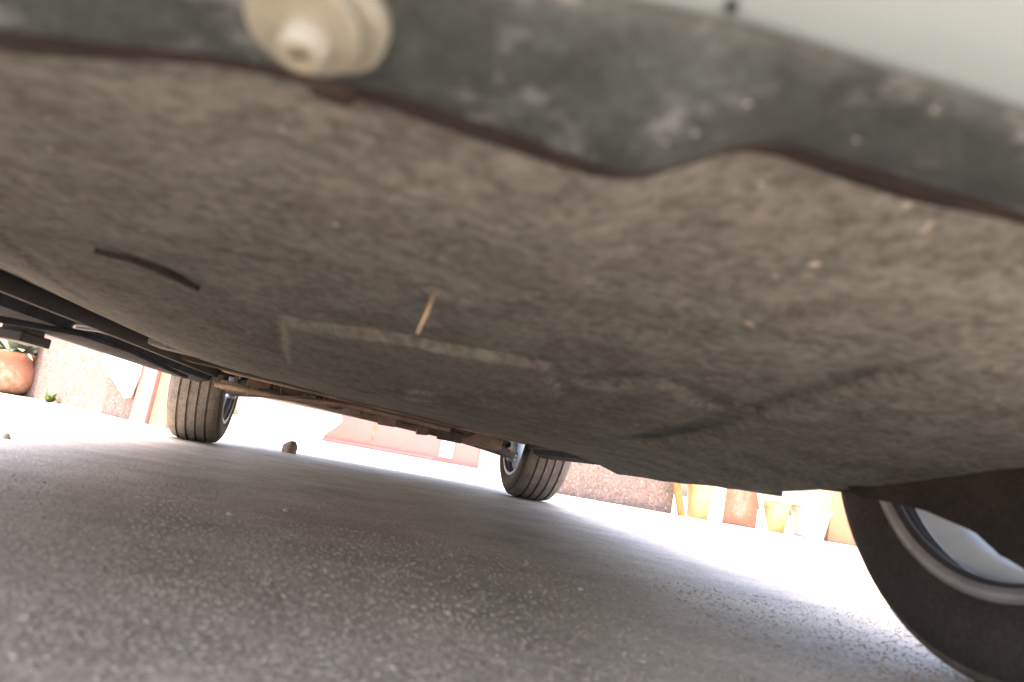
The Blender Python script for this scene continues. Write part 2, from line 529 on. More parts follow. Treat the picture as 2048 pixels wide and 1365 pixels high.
def bumper_prof(x):
    ze, p = edge_z(x), plan(x)
    return [(x, EDGE_Y + p + 0.01, ze + 0.010), (x, EDGE_Y + p + 0.001, ze + 0.0035), (x, EDGE_Y + p - 0.002, ze + 0.0015), (x, EDGE_Y + p - 0.006, ze + 0.0025), (x, EDGE_Y + p - 0.02, ze + 0.010),
            (x, EDGE_Y + p - 0.05, ze + 0.03), (x, EDGE_Y + p - 0.085, ze + 0.065), (x, EDGE_Y + p - 0.11, ze + 0.12),
            (x, EDGE_Y + p - 0.12, ze + 0.2), (x, EDGE_Y + p - 0.115, ze + 0.3), (x, EDGE_Y + p - 0.08, ze + 0.36), (x, EDGE_Y + p + 0.04, ze + 0.4)]
SPLIT = on_y(1470, 30, EDGE_Y).x
strip('bumper', M['paint'], bumper_prof)
# small dark drain hole grommet above the edge
p = on_y(1462, 20, EDGE_Y - 0.007)
bm = bmesh.new()
rr = add_lathe(bm, [(-0.002, 0.0018), (0.004, 0.0018)], 'Z', 20, (p.x, p.y, edge_z(p.x) + 0.003)); bm.faces.new(rr[0]); bm.faces.new(rr[1])
bobj('grommet', bm, M['black'], car)

# ---- washer fastener through the valance
fc = on_y(606, 58, 0.213)
nrm = Vector((-0.06, -0.30, -0.95)).normalized()
rot = nrm.to_track_quat('Z', 'Y').to_matrix().to_4x4()
fast = empty('fastener', (0, 0, 0), car)
def fast_part(name, build, m):
    bm = bmesh.new()
    build(bm)
    bmesh.ops.transform(bm, matrix=Matrix.Translation(fc) @ rot @ Matrix.Scale(0.94, 4), verts=bm.verts[:])
    bobj(name, bm, m, fast, angle=40)
def close_top(bm, rr):
    bm.faces.new(rr[-1])
def b_back(bm):
    rr = add_lathe(bm, [(-0.018, 0.0185), (-0.005, 0.0185), (-0.004, 0.0175)], 'Z', 48, (0.0065, -0.0025, 0)); close_top(bm, rr)
def b_wash(bm):
    rr = add_lathe(bm, [(-0.006, 0.0165), (-0.001, 0.0185), (0.0005, 0.0183), (0.0012, 0.0165), (0.0006, 0.013), (0.0008, 0.011)], 'Z', 48); close_top(bm, rr)
def b_head(bm):
    rr = add_lathe(bm, [(0.0, 0.0082), (0.0075, 0.0076), (0.0092, 0.0066), (0.0094, 0.004), (0.0082, 0.0036)], 'Z', 24, (0.001, -0.003, 0)); close_top(bm, rr)
fast_part('backing_ring', b_back, M['cream'])
fast_part('washer', b_wash, M['cream'])
fast_part('bolt_head', b_head, M['cream'])
def b_slit(bm):
    add_box(bm, (0.001, -0.003, 0.0072), (0.0062, 0.0017, 0.003), Matrix.Rotation(R(20), 3, 'Z'), 0.0004)
fast_part('drive_slot', b_slit, M['slot'])

# ---- dusty underbody panel: a fine height field with ribs, slots and bosses
def tray_z(x, y):
    s = np.clip((y - 0.3) / 1.1, 0, 1); s = s * s * (3 - 2 * s)
    e1 = np.clip((x - 0.42) / 0.17, 0, 1); e2 = np.clip((-x - 0.30) / 0.28, 0, 1); f = np.clip((y - 0.45) / 0.6, 0, 1)
    return 0.2515 - 0.022 * e1 * e1 * f + 0.042 * e2 * e2 * f - 0.034 * s - 0.055 * x * np.clip((y - 0.2) / 0.6, 0, 1)
def tray_pt(px, py):
    d = ray(px, py)
    prev = 0.0
    for t in np.linspace(0.15, 3.0, 1500):
        p = CAM + d * float(t)
        if p.z > tray_z(p.x, p.y):
            break
    return np.array([p.x, p.y])
def seg_dist(X, Y, poly):
    d = np.full(X.shape, 9.0)
    for (a, b) in zip(poly[:-1], poly[1:]):
        ab = b - a
        t = np.clip(((X - a[0]) * ab[0] + (Y - a[1]) * ab[1]) / max(ab @ ab, 1e-9), 0, 1)
        d = np.minimum(d, np.hypot(X - a[0] - t * ab[0], Y - a[1] - t * ab[1]))
    return d
def inside(X, Y, poly):
    r = np.zeros(X.shape, bool)
    m = len(poly)
    for i in range(m):
        a, b = poly[i], poly[(i + 1) % m]
        c = ((a[1] > Y) != (b[1] > Y)) & (X < (b[0] - a[0]) * (Y - a[1]) / (b[1] - a[1] + 1e-12) + a[0])
        r ^= c
    return r
grooves = [  # pixel polyline, half width in m, depth up in m (negative = a rib hanging down)
    ([(0, 470), (80, 530), (170, 600)], 0.010, 0.0025),
    ([(1500, 832), (1600, 808), (1700, 780), (1765, 768)], 0.015, 0.010),
    ([(1190, 772), (1260, 764), (1340, 772), (1400, 792), (1415, 812)], 0.018, 0.007),
    ([(1270, 885), (1380, 868), (1480, 838)], 0.018, 0.008),
    ([(730, 770), (800, 785), (880, 785), (960, 800)], 0.012, 0.010),
    ([(690, 770), (740, 790), (1000, 815)], 0.01, -0.003),
    ([(885, 590), (912, 602)], 0.010, 0.012),
]
boss = [([(566, 632), (800, 668), (1095, 732), (1120, 790), (900, 775), (700, 748), (575, 715)], 0.009),
        ([(1190, 782), (1290, 772), (1390, 792), (1400, 815), (1290, 812), (1200, 800)], 0.0008)]
GX = np.arange(-0.60, 0.6001, 0.005)
GY = np.concatenate([np.arange(0.262, 1.25, 0.0045), np.arange(1.25, 1.76, 0.012)])
X, Y = np.meshgrid(GX, GY)
X = X.copy()
Y = Y + np.array([plan(x) for x in GX])[None, :] * np.clip(1 - (Y - 0.262) / 0.4, 0, 1)
Z = tray_z(X, Y)
def sm(t):
    t = np.clip(t, 0, 1)
    return t * t * (3 - 2 * t)
for poly, hw, dep in grooves:
    pp = [tray_pt(*p) for p in poly]
    Z += dep * sm(1.6 - seg_dist(X, Y, pp) / hw)
for poly, dep in boss:
    pp = [tray_pt(*p) for p in poly]
    ins = inside(X, Y, pp)
    d = seg_dist(X, Y, pp + [pp[0]])
    Z -= dep * sm(np.where(ins, d, -d) / 0.006 + 0.4)
# front edge follows the valance wave, then gentle unevenness of a used panel
lipw = np.array([lip_z(x) for x in GX])
Z += (lipw[None, :] + 0.006 - 0.2515) * np.exp(-np.maximum(Y - 0.262, 0) / 0.13)
def lump(scale, amp, seed):
    r = np.random.default_rng(seed)
    o = np.zeros_like(X)
    for _ in range(14):
        a = r.random() * 6.28; k = scale * (0.6 + 0.8 * r.random())
        o += np.sin((X * math.cos(a) + Y * math.sin(a)) * k + r.random() * 6.28)
    return o / 14 * amp
Z += lump(18, 0.004, 1) + lump(70, 0.0014, 2) + lump(190, 0.0007, 3)
ny_, nx_ = X.shape
# turn the rim of the panel up so that it has depth
V = np.stack([X, Y, Z], 2).reshape(-1, 3)
idx = np.arange(ny_ * nx_).reshape(ny_, nx_)
F = np.stack([idx[:-1, :-1], idx[1:, :-1], idx[1:, 1:], idx[:-1, 1:]], 2).reshape(-1, 4)
rim_i = list(idx[0, :]) + list(idx[1:, -1]) + list(idx[-1, -2::-1]) + list(idx[-2:0:-1, 0])
top = V[rim_i].copy(); top[:, 2] = np.maximum(top[:, 2] + 0.03, 0.29)
base_n = len(V)
V = np.vstack([V, top])
rn = len(rim_i)
rimf = [(rim_i[i], rim_i[(i + 1) % rn], base_n + (i + 1) % rn, base_n + i) for i in range(rn)]
tray = mesh('undertray', V.tolist(), F.tolist() + rimf, M['tray'], car, smooth=True)
tray.data.set_sharp_from_angle(angle=R(60))

# dark strip whose colour carries the shade inside a slot in the panel
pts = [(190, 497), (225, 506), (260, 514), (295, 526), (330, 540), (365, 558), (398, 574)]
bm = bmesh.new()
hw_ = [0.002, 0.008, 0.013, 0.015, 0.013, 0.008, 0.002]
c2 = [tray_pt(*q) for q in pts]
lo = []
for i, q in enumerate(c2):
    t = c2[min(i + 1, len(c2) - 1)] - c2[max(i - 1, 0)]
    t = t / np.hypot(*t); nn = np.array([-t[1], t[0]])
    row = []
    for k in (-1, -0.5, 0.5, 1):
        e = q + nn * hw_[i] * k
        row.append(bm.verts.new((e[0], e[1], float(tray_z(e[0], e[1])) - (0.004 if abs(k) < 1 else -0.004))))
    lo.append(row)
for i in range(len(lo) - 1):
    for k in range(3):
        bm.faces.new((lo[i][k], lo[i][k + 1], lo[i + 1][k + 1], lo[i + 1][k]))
bobj('slot_shade', bm, M['slot'], car, smooth=True)

# dark strip standing in for shade in the gap between valance and panel
strip('gap_shade_strip', M['seam'], lambda x: [(x, LIP_Y + plan(x) + 0.004, lip_z(x) + 0.012), (x, LIP_Y + plan(x) + 0.0055, lip_z(x) + 0.0015), (x, LIP_Y + plan(x) + 0.015 + 0.004 * math.sin(x * 37 + 1), lip_z(x) + 0.0012), (x, LIP_Y + plan(x) + 0.018 + 0.005 * math.sin(x * 37 + 1), lip_z(x) + 0.005), (x, LIP_Y + plan(x) + 0.027, lip_z(x) + 0.014)], [x for x in xs if abs(x) < 0.6])
# drain cover hanging by the fastener
bm = bmesh.new()
p = on_y(655, 185, 0.258)
add_box(bm, p + Vector((0.001, 0.004, 0.005)), (0.017, 0.014, 0.010), Matrix.Rotation(R(8), 3, 'Z'), 0.0042, 4)
bobj('clip', bm, M['seam'], car, angle=40)

# ---- sills either side, painted, with black jacking pads and inner flange
for sx in (-1, 1):
    zs = 0.188 if sx > 0 else 0.238
    bm = bmesh.new()
    prof = [(0.64, zs + 0.07), (0.66, zs + 0.012), (0.70, zs), (0.79, zs + 0.006), (0.835, zs + 0.03), (0.85, zs + 0.1), (0.85, 0.36), (0.66, 0.36)]
    y0, y1 = 1.06, 3.06
    poly = [(sx * a, y0, b) for a, b in prof]
    add_prism(bm, poly, (0, y1 - y0, 0))
    bobj('sill', bm, M['sill'], car, angle=30)
    bm = bmesh.new()
    add_box(bm, (sx * 0.640, 2.02, (zs + 0.03 + 0.36) / 2), (0.012, 2.1, 0.33 - zs), bev=0.002)
    bobj('sill_liner', bm, M['black'], car)
    bm = bmesh.new()
    if sx < 0:
        c = on_x(44, 676, -0.76)
        add_box(bm, (c.x, c.y, c.z), (0.06, 0.14, 0.022), bev=0.004)
    else:
        c = on_x(1510, 977, 0.76)
        add_box(bm, (c.x, c.y, c.z), (0.06, 0.11, 0.016), bev=0.004)
    add_box(bm, (c.x, c.y, c.z + 0.035), (0.05, 0.08, 0.06))
    bobj('jack_pad', bm, M['black'], car)

# ---- dark arm and shield that hide the upper part of the near right wheel
for sx in (-1, 1):
    arm = [on_x(px, py, 0.585) for px, py in [(1690, 930), (1690, 978), (1715, 994), (1765, 1001), (1850, 1022), (1935, 1050), (1952, 1068), (2000, 1112), (2060, 1150), (2200, 1185), (2330, 1170), (2420, 1080), (2440, 900), (2250, 900)]]
    bm = bmesh.new()
    add_prism(bm, [Vector((p.x * sx, p.y, p.z)) for p in arm], (sx * 0.025, 0, 0))
    bmesh.ops.bevel(bm, geom=bm.edges[:], offset=0.004, segments=2, affect='EDGES')
    bobj('trailing_arm', bm, M['armdirt'], car, angle=40)

# ---- front underbody: subframe, control arms, cross pipes, brackets
def beam(name, a, b, s, m, bev=0.008):
    a, b = Vector(a), Vector(b)
    d = b - a
    bm = bmesh.new()
    q = d.to_track_quat('X', 'Z').to_matrix()
    add_box(bm, (a + b) / 2, (d.length, s[0], s[1]), q, bev)
    return bobj(name, bm, m, car, angle=40)
def zt(x):                                    # the front end hangs a little lower on the right
    return 0.209 - 0.05 * x
def cross(name, y, xh, wd, th, lift, m):
    beam(name, (-xh, y, zt(-xh) + th / 2 + lift), (xh, y, zt(xh) + th / 2 + lift), (wd, th), m)
cross('subframe', 3.12, 0.52, 0.16, 0.05, 0.004, M['steel'])
cross('subframe', 3.62, 0.44, 0.10, 0.06, 0.016, M['steel'])
cross('subframe', 2.72, 0.55, 0.07, 0.035, 0.040, M['tan_steel'])
cross('floor_brace', 2.30, 0.58, 0.09, 0.03, 0.030, M['armdirt'])
cross('floor_brace', 1.98, 0.58, 0.10, 0.03, 0.032, M['tray'])
beam('sump', (-0.22, 3.35, zt(-0.2) + 0.06), (0.20, 3.35, zt(0.2) + 0.06), (0.30, 0.10), M['dark_steel'], 0.02)
beam('front_panel', (-0.6, 3.95, 0.262), (0.6, 3.95, 0.232), (0.55, 0.02), M['black'])
for sx in (-1, 1):
    z = zt(sx * 0.5) + 0.012
    beam('control_arm', (sx * 0.40, 3.14, z + 0.012), (sx * 0.64, 3.42, z - 0.012), (0.06, 0.035), M['dark_steel'])
    beam('control_arm', (sx * 0.40, 3.60, z + 0.02), (sx * 0.64, 3.44, z - 0.010), (0.05, 0.03), M['dark_steel'])
    bm = bmesh.new()
    add_lathe(bm, [(-0.03, 0.010), (-0.025, 0.02), (0.0, 0.024), (0.03, 0.018), (0.045, 0.013), (0.08, 0.013)], 'Z', 16, (sx * 0.632, 3.40, z - 0.012))
    bobj('ball_joint', bm, M['zinc'], car, smooth=True)
    bm = bmesh.new()
    add_tube(bm, [(sx * 0.3, 3.3, z + 0.07), (sx * 0.45, 3.32, z + 0.05), (sx * 0.62, 3.36, z + 0.03)], [0.018, 0.016, 0.013], 10)
    bobj('drive_shaft', bm, M['dark_steel'], car, smooth=True)
    bm = bmesh.new()
    add_box(bm, (sx * 0.625, 3.36, z + 0.045), (0.035, 0.05, 0.09), bev=0.008)
    bobj('knuckle', bm, M['zinc'], car, angle=40)
# long pale pipe and arc on the left, black mass behind
bm = bmesh.new()
add_tube(bm, [on_x(-60, 628, -0.63), on_x(60, 650, -0.63), on_x(160, 668, -0.63), on_x(260, 702, -0.62), on_x(330, 735, -0.6), on_x(372, 754, -0.58)], 0.006, 8)
bobj('brake_pipe', bm, M['sill'], car, smooth=True)
bm = bmesh.new()
add_tube(bm, [on_x(150, 650, -0.65), on_x(200, 655, -0.65), on_x(250, 672, -0.65), on_x(290, 692, -0.65)], [0.008, 0.012, 0.010, 0.006], 8)
bobj('hose', bm, M['zinc'], car, smooth=True)
# hanging brackets and pipe brackets under the engine
for (px, py, sx_, sz, yy) in [(620, 800, 0.05, 0.03, 3.0), (705, 815, 0.07, 0.035, 3.05), (775, 838, 0.07, 0.05, 3.0), (845, 858, 0.05, 0.035, 3.05), (900, 872, 0.10, 0.03, 3.0), (960, 885, 0.06, 0.03, 3.1),
                              (540, 788, 0.09, 0.025, 3.0), (470, 775, 0.10, 0.025, 2.95), (1130, 912, 0.10, 0.02, 3.0)]:
    p = on_y(px, py, yy)
    bm = bmesh.new()
    add_box(bm, p, (sx_, 0.06, sz * random.uniform(1.1, 1.7)), Matrix.Rotation(R(random.uniform(-6, 6)), 3, 'Y'), 0.006)
    add_tube(bm, [p, p + Vector((random.uniform(-0.01, 0.01), 0.02, 0.09))], 0.008, 8)
    bobj('bracket', bm, random.choice([M['steel'], M['dark_steel']]), car, angle=40)
for (px, py, r_) in [(585, 800, 0.030), (668, 818, 0.026), (742, 832, 0.022), (822, 852, 0.030), (925, 876, 0.024)]:
    p = on_y(px, py, 2.95)
    bm = bmesh.new()
    add_tube(bm, [p + Vector((r_ * 1.6 * math.cos(a), 0.01 * math.sin(3 * a), -r_ * math.sin(a) + 0.03)) for a in np.linspace(-0.6, math.pi + 0.6, 14)], 0.006, 8)
    bobj('hose_loop', bm, M['dark_steel'], car, smooth=True)
bm = bmesh.new()
add_tube(bm, [on_y(430, 768, 2.85), on_y(560, 795, 2.85), on_y(700, 812, 2.85), on_y(800, 836, 2.85), on_y(900, 860, 2.85)], 0.011, 8)
bobj('cooling_pipe', bm, M['steel'], car, smooth=True)

# ---- wheels
def tyre_profile():
    W, Rr = TYRE_W / 2, TYRE_R
    tread = []
    gx = [-0.056, -0.0185, 0.0185, 0.056]
    xs_ = [-W + 0.022]
    def rad(x): return Rr - 0.010 * (abs(x) / (W - 0.02)) ** 2.6
    pts = [(-W + 0.022, rad(-W + 0.022))]
    for g_ in gx:
        pts += [(g_ - 0.0050, rad(g_)), (g_ - 0.0038, rad(g_) - 0.008), (g_ + 0.0038, rad(g_) - 0.008), (g_ + 0.0050, rad(g_))]
    pts.append((W - 0.022, rad(W - 0.022)))
    side = [(W - 0.010, Rr - 0.022), (W - 0.003, Rr - 0.038), (W, Rr - 0.055), (W + 0.001, Rr - 0.066), (W - 0.001, Rr - 0.070), (W - 0.004, Rr - 0.090), (W - 0.010, Rr - 0.100), (W - 0.016, Rr - 0.106), (W - 0.03, Rr - 0.108)]
    left = [(-x, r) for x, r in side[::-1]]
    return left, pts, side
left, tr, side = tyre_profile()
def make_wheel(outer):
    """wheel about the local X axis; outer = +1 when the street side is +X"""
    bm = bmesh.new()
    add_lathe(bm, left + tr + side, 'X', 96)
    tyre_bm = bm
    me = bpy.data.meshes.new('tyre')
    bmesh.ops.recalc_face_normals(bm, faces=bm.faces[:])
    bm.to_mesh(me); bm.free()
    me.materials.append(M['tyre']); me.materials.append(M['tread'])
    for pl in me.polygons:
        pl.use_smooth = True
        c = pl.center
        if abs(c.x) < TYRE_W / 2 - 0.012 and math.hypot(c.y, c.z) > TYRE_R - 0.03:
            pl.material_index = 1
    me.set_sharp_from_angle(angle=R(38))
    # barrel of the rim, open towards the car
    bm = bmesh.new()
    o = outer
    add_lathe(bm, [(-o * 0.0925, 0.1985), (-o * 0.092, 0.198), (-o * 0.088, 0.205), (-o * 0.074, 0.208), (-o * 0.062, 0.205), (-o * 0.046, 0.186), (-o * 0.030, 0.180),
                   (-o * 0.012, 0.183), (o * 0.02, 0.190), (o * 0.06, 0.194), (o * 0.085, 0.198), (o * 0.094, 0.203), (o * 0.098, 0.210), (o * 0.093, 0.212), (o * 0.085, 0.206)], 'X', 80)
    # five split spokes and hub
    for k in range(5):
        for s_ in (-1, 1):
            a0 = k * 2 * math.pi / 5
            p0 = Vector((o * 0.052, 0.05 * math.cos(a0 + s_ * 0.25), 0.05 * math.sin(a0 + s_ * 0.25)))
            p1 = Vector((o * 0.078, 0.198 * math.cos(a0 + s_ * 0.19), 0.198 * math.sin(a0 + s_ * 0.19)))
            d = p1 - p0
            mtx = Matrix((d.normalized(), Vector((1, 0, 0)).cross(d).normalized(), Vector((1, 0, 0)))).transposed()
            add_box(bm, (p0 + p1) / 2, (d.length, 0.018, 0.02), mtx, 0.005)
    rr = add_lathe(bm, [(o * 0.02, 0.06), (o * 0.05, 0.066), (o * 0.066, 0.058), (o * 0.07, 0.03)], 'X', 32); bm.faces.new(rr[0]); bm.faces.new(rr[-1])
    rim = bobj('rim', bm, M['alloy'], None, angle=35)
    bm = bmesh.new()
    add_lathe(bm, [(-o * 0.094, 0.208), (-o * 0.099, 0.219), (-o * 0.103, 0.218), (-o * 0.1035, 0.212), (-o * 0.103, 0.207), (-o * 0.097, 0.199), (-o * 0.093, 0.1985)], 'X', 80)
    rl = bobj('rim_lip', bm, M['lip'], None, smooth=True)
    # dark ring painting the shade of the groove behind the inner lip
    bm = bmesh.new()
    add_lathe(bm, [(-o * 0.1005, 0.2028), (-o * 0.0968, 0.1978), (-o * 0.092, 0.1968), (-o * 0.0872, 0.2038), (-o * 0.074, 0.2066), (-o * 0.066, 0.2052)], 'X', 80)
    gr = bobj('rim_groove', bm, M['groove_shade'], None, smooth=True)
    # brake disc with dark dust shield towards the car
    bm = bmesh.new()
    rr = add_lathe(bm, [(-o * 0.005, 0.05), (-o * 0.005, 0.125), (o * 0.018, 0.125), (o * 0.018, 0.05)], 'X', 48)
    bd = bobj('brake_disc', bm, M['steel'], None, angle=35)
    bm = bmesh.new()
    rr = add_lathe(bm, [(-o * 0.02, 0.02), (-o * 0.022, 0.10), (-o * 0.014, 0.118), (-o * 0.008, 0.120)], 'X', 48); bm.faces.new(rr[0])
    sh = bobj('dust_shield', bm, M['dark_steel'], None, angle=35)
    tyre = bpy.data.objects.new('tyre', me); C.objects.link(tyre)
    return [tyre, rim, rl, gr, bd, sh]
first = {}
for (yy, sx, steer) in [(AX_NEAR, 1, 0), (AX_NEAR, -1, 0), (AX_FAR, 1, 3.5), (AX_FAR, -1, 3.5)]:
    wl = empty('wheel', (sx * (TRACK - (0.012 if yy == AX_NEAR else 0)), yy, TYRE_R - 0.002), car)
    wl.rotation_euler = (R(random.uniform(0, 70)), 0, R(steer))
    if sx not in first:
        first[sx] = make_wheel(sx)
        for o in first[sx]: o.parent = wl
    else:
        for o in first[sx]:
            c = o.copy(); C.objects.link(c); c.parent = wl
# dark liners above the wheels
for yy in (AX_NEAR, AX_FAR):
    for sx in (-1, 1):
        bm = bmesh.new()
        r_in, rings_ = 0.352, []
        for xx in (sx * 0.58, sx * 0.86):
            rings_.append([bm.verts.new((xx, yy + r_in * math.cos(a), TYRE_R + 0.02 + r_in * math.sin(a))) for a in np.linspace(R(-8), R(188), 25)])
        for k in range(24):
            bm.faces.new((rings_[0][k], rings_[0][k + 1], rings_[1][k + 1], rings_[1][k]))
        o = bobj('wheel_liner', bm, M['black'], car, smooth=True)
        o.modifiers.new('s', 'SOLIDIFY').thickness = 0.004

# ================================================================== things on or near the car
bm = bmesh.new()
a = on_y(866, 596, 0.50); 
pa = tray_pt(866, 596); zz = float(tray_z(pa[0], pa[1]))
p0 = Vector((pa[0], pa[1], zz + 0.003)); p1 = on_y(834, 668, pa[1] - 0.012)
add_tube(bm, [p0, p0.lerp(p1, 0.5) + Vector((0.0008, 0, 0.0006)), p1], [0.0017, 0.0014, 0.0006], 7)
tag(bobj('straw', bm, M['straw'], None, smooth=True), 'short dry straw sticking down from the dusty underbody panel', 'straw')

def stone(name, p, s, m, label, group=None, seed=0):
    bm = bmesh.new()
    bmesh.ops.create_icosphere(bm, subdivisions=3, radius=1)
    r = np.random.default_rng(seed)
    ph = r.random(9) * 6.28
    for v in bm.verts:
        d = v.co.normalized()
        k = 1 + 0.12 * math.sin(3 * d.x + ph[0]) + 0.1 * math.sin(4 * d.y + ph[1]) + 0.08 * math.sin(5 * d.z + ph[2]) + 0.05 * math.sin(9 * d.x + 7 * d.y + ph[3])
        v.co = Vector((d.x * s[0] * k, d.y * s[1] * k, max(d.z * s[2] * k, -0.3 * s[2])))
    o = bobj(name, bm, m, None, smooth=True)
    o.location = (p.x, p.y, 0.25 * s[2])
    tag(o, label, 'stone', group)
    return o
p = on_z(577, 906, 0)
stone('stone', p, (0.038, 0.036, 0.046), M['stone'], 'rounded brown stone standing on the road beyond the far axle, between the wheels', seed=3)
p = on_z(2, 876, 0)
stone('stone', p, (0.016, 0.014, 0.012), M['pale'], 'white stone lying on the asphalt at the far left, before the bright strip', seed=5)
for i, (px, py, s, lab) in enumerate([(458, 1030, 0.0042, 'pale chip on the asphalt left of centre, below the left far tyre'),
                                      (570, 1022, 0.0040, 'pale chip on the asphalt beside and right of a similar chip, under the axle gap'),
                                      (1257, 1152, 0.0045, 'pale chip on the asphalt at right, on the edge of the light from the street'),
                                      (1160, 1180, 0.0032, 'small pale chip on the shaded asphalt left of the light edge')]):
    p = on_z(px, py, 0)
    stone('stone', p, (s, s * 1.5, s * 0.7), M['pale'], lab, 'pale chips on the asphalt', seed=11 + i)

# ================================================================== beyond the car
def prism_px(name, poly, y, depth, m, parent=None, foot=True, dirv=(0, 1, 0), bev=0.0):
    """outline read at distance y, dropped to the ground where it stands, given real depth"""
    pts = [on_y(px, py, y) for px, py in poly]
    bm = bmesh.new()
    add_prism(bm, pts, Vector(dirv) * depth)
    if bev:
        bmesh.ops.bevel(bm, geom=bm.edges[:], offset=bev, segments=2, affect='EDGES')
    return bobj(name, bm, m, parent, angle=40)

def block(name, x0, x1, y0, y1, z1, m, label, cat, bev=0.01, parent=None, z0=0.0):
    bm = bmesh.new()
    add_box(bm, ((x0 + x1) / 2, (y0 + y1) / 2, (z0 + z1) / 2), (x1 - x0, y1 - y0, z1 - z0), None, bev)
    o = bobj(name, bm, m, parent, angle=40)
    if label: tag(o, label, cat)
    return o

# right-hand garden edge, standing about 5.2 m away
YR = 5.25
def gx_(px, py=1000): return on_y(px, py, YR).x
wl = empty('garden_wall', (gx_(1230), YR + 0.1, 0))
tag(wl, 'low pinkish pebbledash garden wall right of the far right tyre', 'wall')
def child_block(name, x0, x1, y0, y1, z0, z1, m, par, bev=0.01):
    o = block(name, x0, x1, y0, y1, z1, m, None, None, bev, par, z0)
    o.matrix_parent_inverse = Matrix.Translation(par.location).inverted()
    return o
child_block('wall_panel', gx_(1085), gx_(1347), YR, YR + 0.2, 0, 0.46, M['pebble'], wl)
child_block('coping', gx_(1082), gx_(1350), YR - 0.03, YR + 0.23, 0.46, 0.52, M['creamwall'], wl)

bm = bmesh.new()
a, b = on_y(1362, 1024, YR - 0.06), on_y(1350, 945, YR - 0.06)
d = (b - a).normalized()
a = a - d * (a.z / d.z)
add_tube(bm, [a, a + d * 0.62], [0.03, 0.026], 8)
tag(bobj('timber_stake', bm, M['ochre'], None, angle=40), 'ochre timber stake leaning at the end of the pebbledash wall', 'stake')

def pot(name, cx, cy, r, h, m, label, cat='pot', rim=True):
    root = empty(name, (cx, cy, 0))
    tag(root, label, cat)
    bm = bmesh.new()
    rr = add_lathe(bm, [(0.0, r * 0.72), (h * 0.02, r * 0.75), (h * 0.82, r * 0.95), (h * 0.82, r * 1.02), (h * 0.99, r * 1.05), (h, r * 1.0), (h * 0.98, r * 0.92), (h * 0.86, r * 0.86)], 'Z', 40)
    bm.faces.new(rr[0])
    bobj('pot_body', bm, m, root, angle=35)
    bm = bmesh.new()
    rr = add_lathe(bm, [(h * 0.86, r * 0.87), (h * 0.885, r * 0.5)], 'Z', 24); bm.faces.new(rr[1])
    bobj('soil', bm, M['stone'], root, angle=35)
    return root
def foliage(root, h, r, nl, m, seed, ln=0.12, spread=1.0):
    rr = random.Random(seed)
    bm = bmesh.new()
    for i in range(nl):
        a = rr.random() * 6.28
        tilt = rr.random() ** 0.7 * 1.1 * spread
        base = Vector((math.cos(a) * r * 0.4 * rr.random(), math.sin(a) * r * 0.4 * rr.random(), h))
        d = Vector((math.cos(a) * math.sin(tilt), math.sin(a) * math.sin(tilt), math.cos(tilt)))
        s = d.cross(Vector((0, 0, 1)))
        s = (s if s.length > 0.01 else Vector((1, 0, 0))).normalized()
        L_ = ln * (0.6 + 0.8 * rr.random()); wd = L_ * 0.14
        pts = [base, base + d * L_ * 0.5 + Vector((0, 0, 0.01)), base + d * L_ + Vector((0, 0, -L_ * 0.25 * tilt))]
        q = [bm.verts.new(pts[0] - s * wd * 0.4), bm.verts.new(pts[0] + s * wd * 0.4), bm.verts.new(pts[1] + s * wd), bm.verts.new(pts[1] - s * wd), bm.verts.new(pts[2])]
        bm.faces.new((q[0], q[1], q[2], q[3])); bm.faces.new((q[3], q[2], q[4]))
    return bobj('foliage', bm, m, root)

x0, x1 = gx_(1372), gx_(1418)
y_pot = pot('flower_pot', (x0 + x1) / 2 + 0.02, YR + 0.02, (x1 - x0) / 2 * 1.1, 0.27, M['yellow'], 'yellow pot with ochre dry plant beside the leaning stake')
foliage(y_pot, 0.24, 0.07, 60, M['ochre'], 4, 0.16)
block('wall_pier', gx_(1416), gx_(1449), YR - 0.02, YR + 0.16, 0.5, M['white'], 'white painted pier between the yellow pot and the terracotta trough', 'pier')
tr_ = empty('trough', (gx_(1486), YR + 0.12, 0))
tag(tr_, 'terracotta trough with straight sides between white pier and white pole', 'planter')
child_block('trough_body', gx_(1449) + 0.006, gx_(1519), YR, YR + 0.26, 0, 0.30, M['terracotta'], tr_, 0.012)
child_block('soil', gx_(1453), gx_(1515), YR + 0.025, YR + 0.235, 0.30, 0.305, M['stone'], tr_, 0)
f_ = foliage(tr_, 0.3, 0.12, 80, M['leaf'], 8, 0.14)
bm = bmesh.new()
a = on_y(1531, 1060, YR - 0.05); b = on_y(1517, 980, YR - 0.05)
d = (b - a).normalized()
a0 = a - d * (a.z / d.z)
add_tube(bm, [a0, a0 + d * 1.0], [0.017, 0.017], 12)
tag(bobj('pole', bm, M['white'], None, angle=40), 'thin white pole leaning beside the terracotta trough', 'pole')
x0, x1 = gx_(1536, 1020), gx_(1590, 1030)
pot('flower_pot', (x0 + x1) / 2, YR + 0.1, (x1 - x0) / 2 * 1.02, 0.22, M['yellow'], 'yellow-orange pot standing under the cream beam')
x0, x1 = gx_(1598, 1030), gx_(1668, 1040)
pot('flower_pot', (x0 + x1) / 2, YR + 0.08, (x1 - x0) / 2 * 1.0, 0.22, M['white'], 'white pot under the right end of the cream beam')
bm = bmesh.new()
xa, xb = gx_(1548, 985), gx_(1640, 1000)
sec = [(YR - 0.02, 0.2215), (YR + 0.2, 0.2215), (YR + 0.2, 0.28), (YR + 0.09, 0.31), (YR - 0.02, 0.28)]
add_prism(bm, [(xa, y_, z_) for y_, z_ in sec], (xb - xa, 0, 0))
tag(bobj('beam', bm, M['creamwall'], None), 'cream painted beam with a ridged top laid across two pots', 'beam')
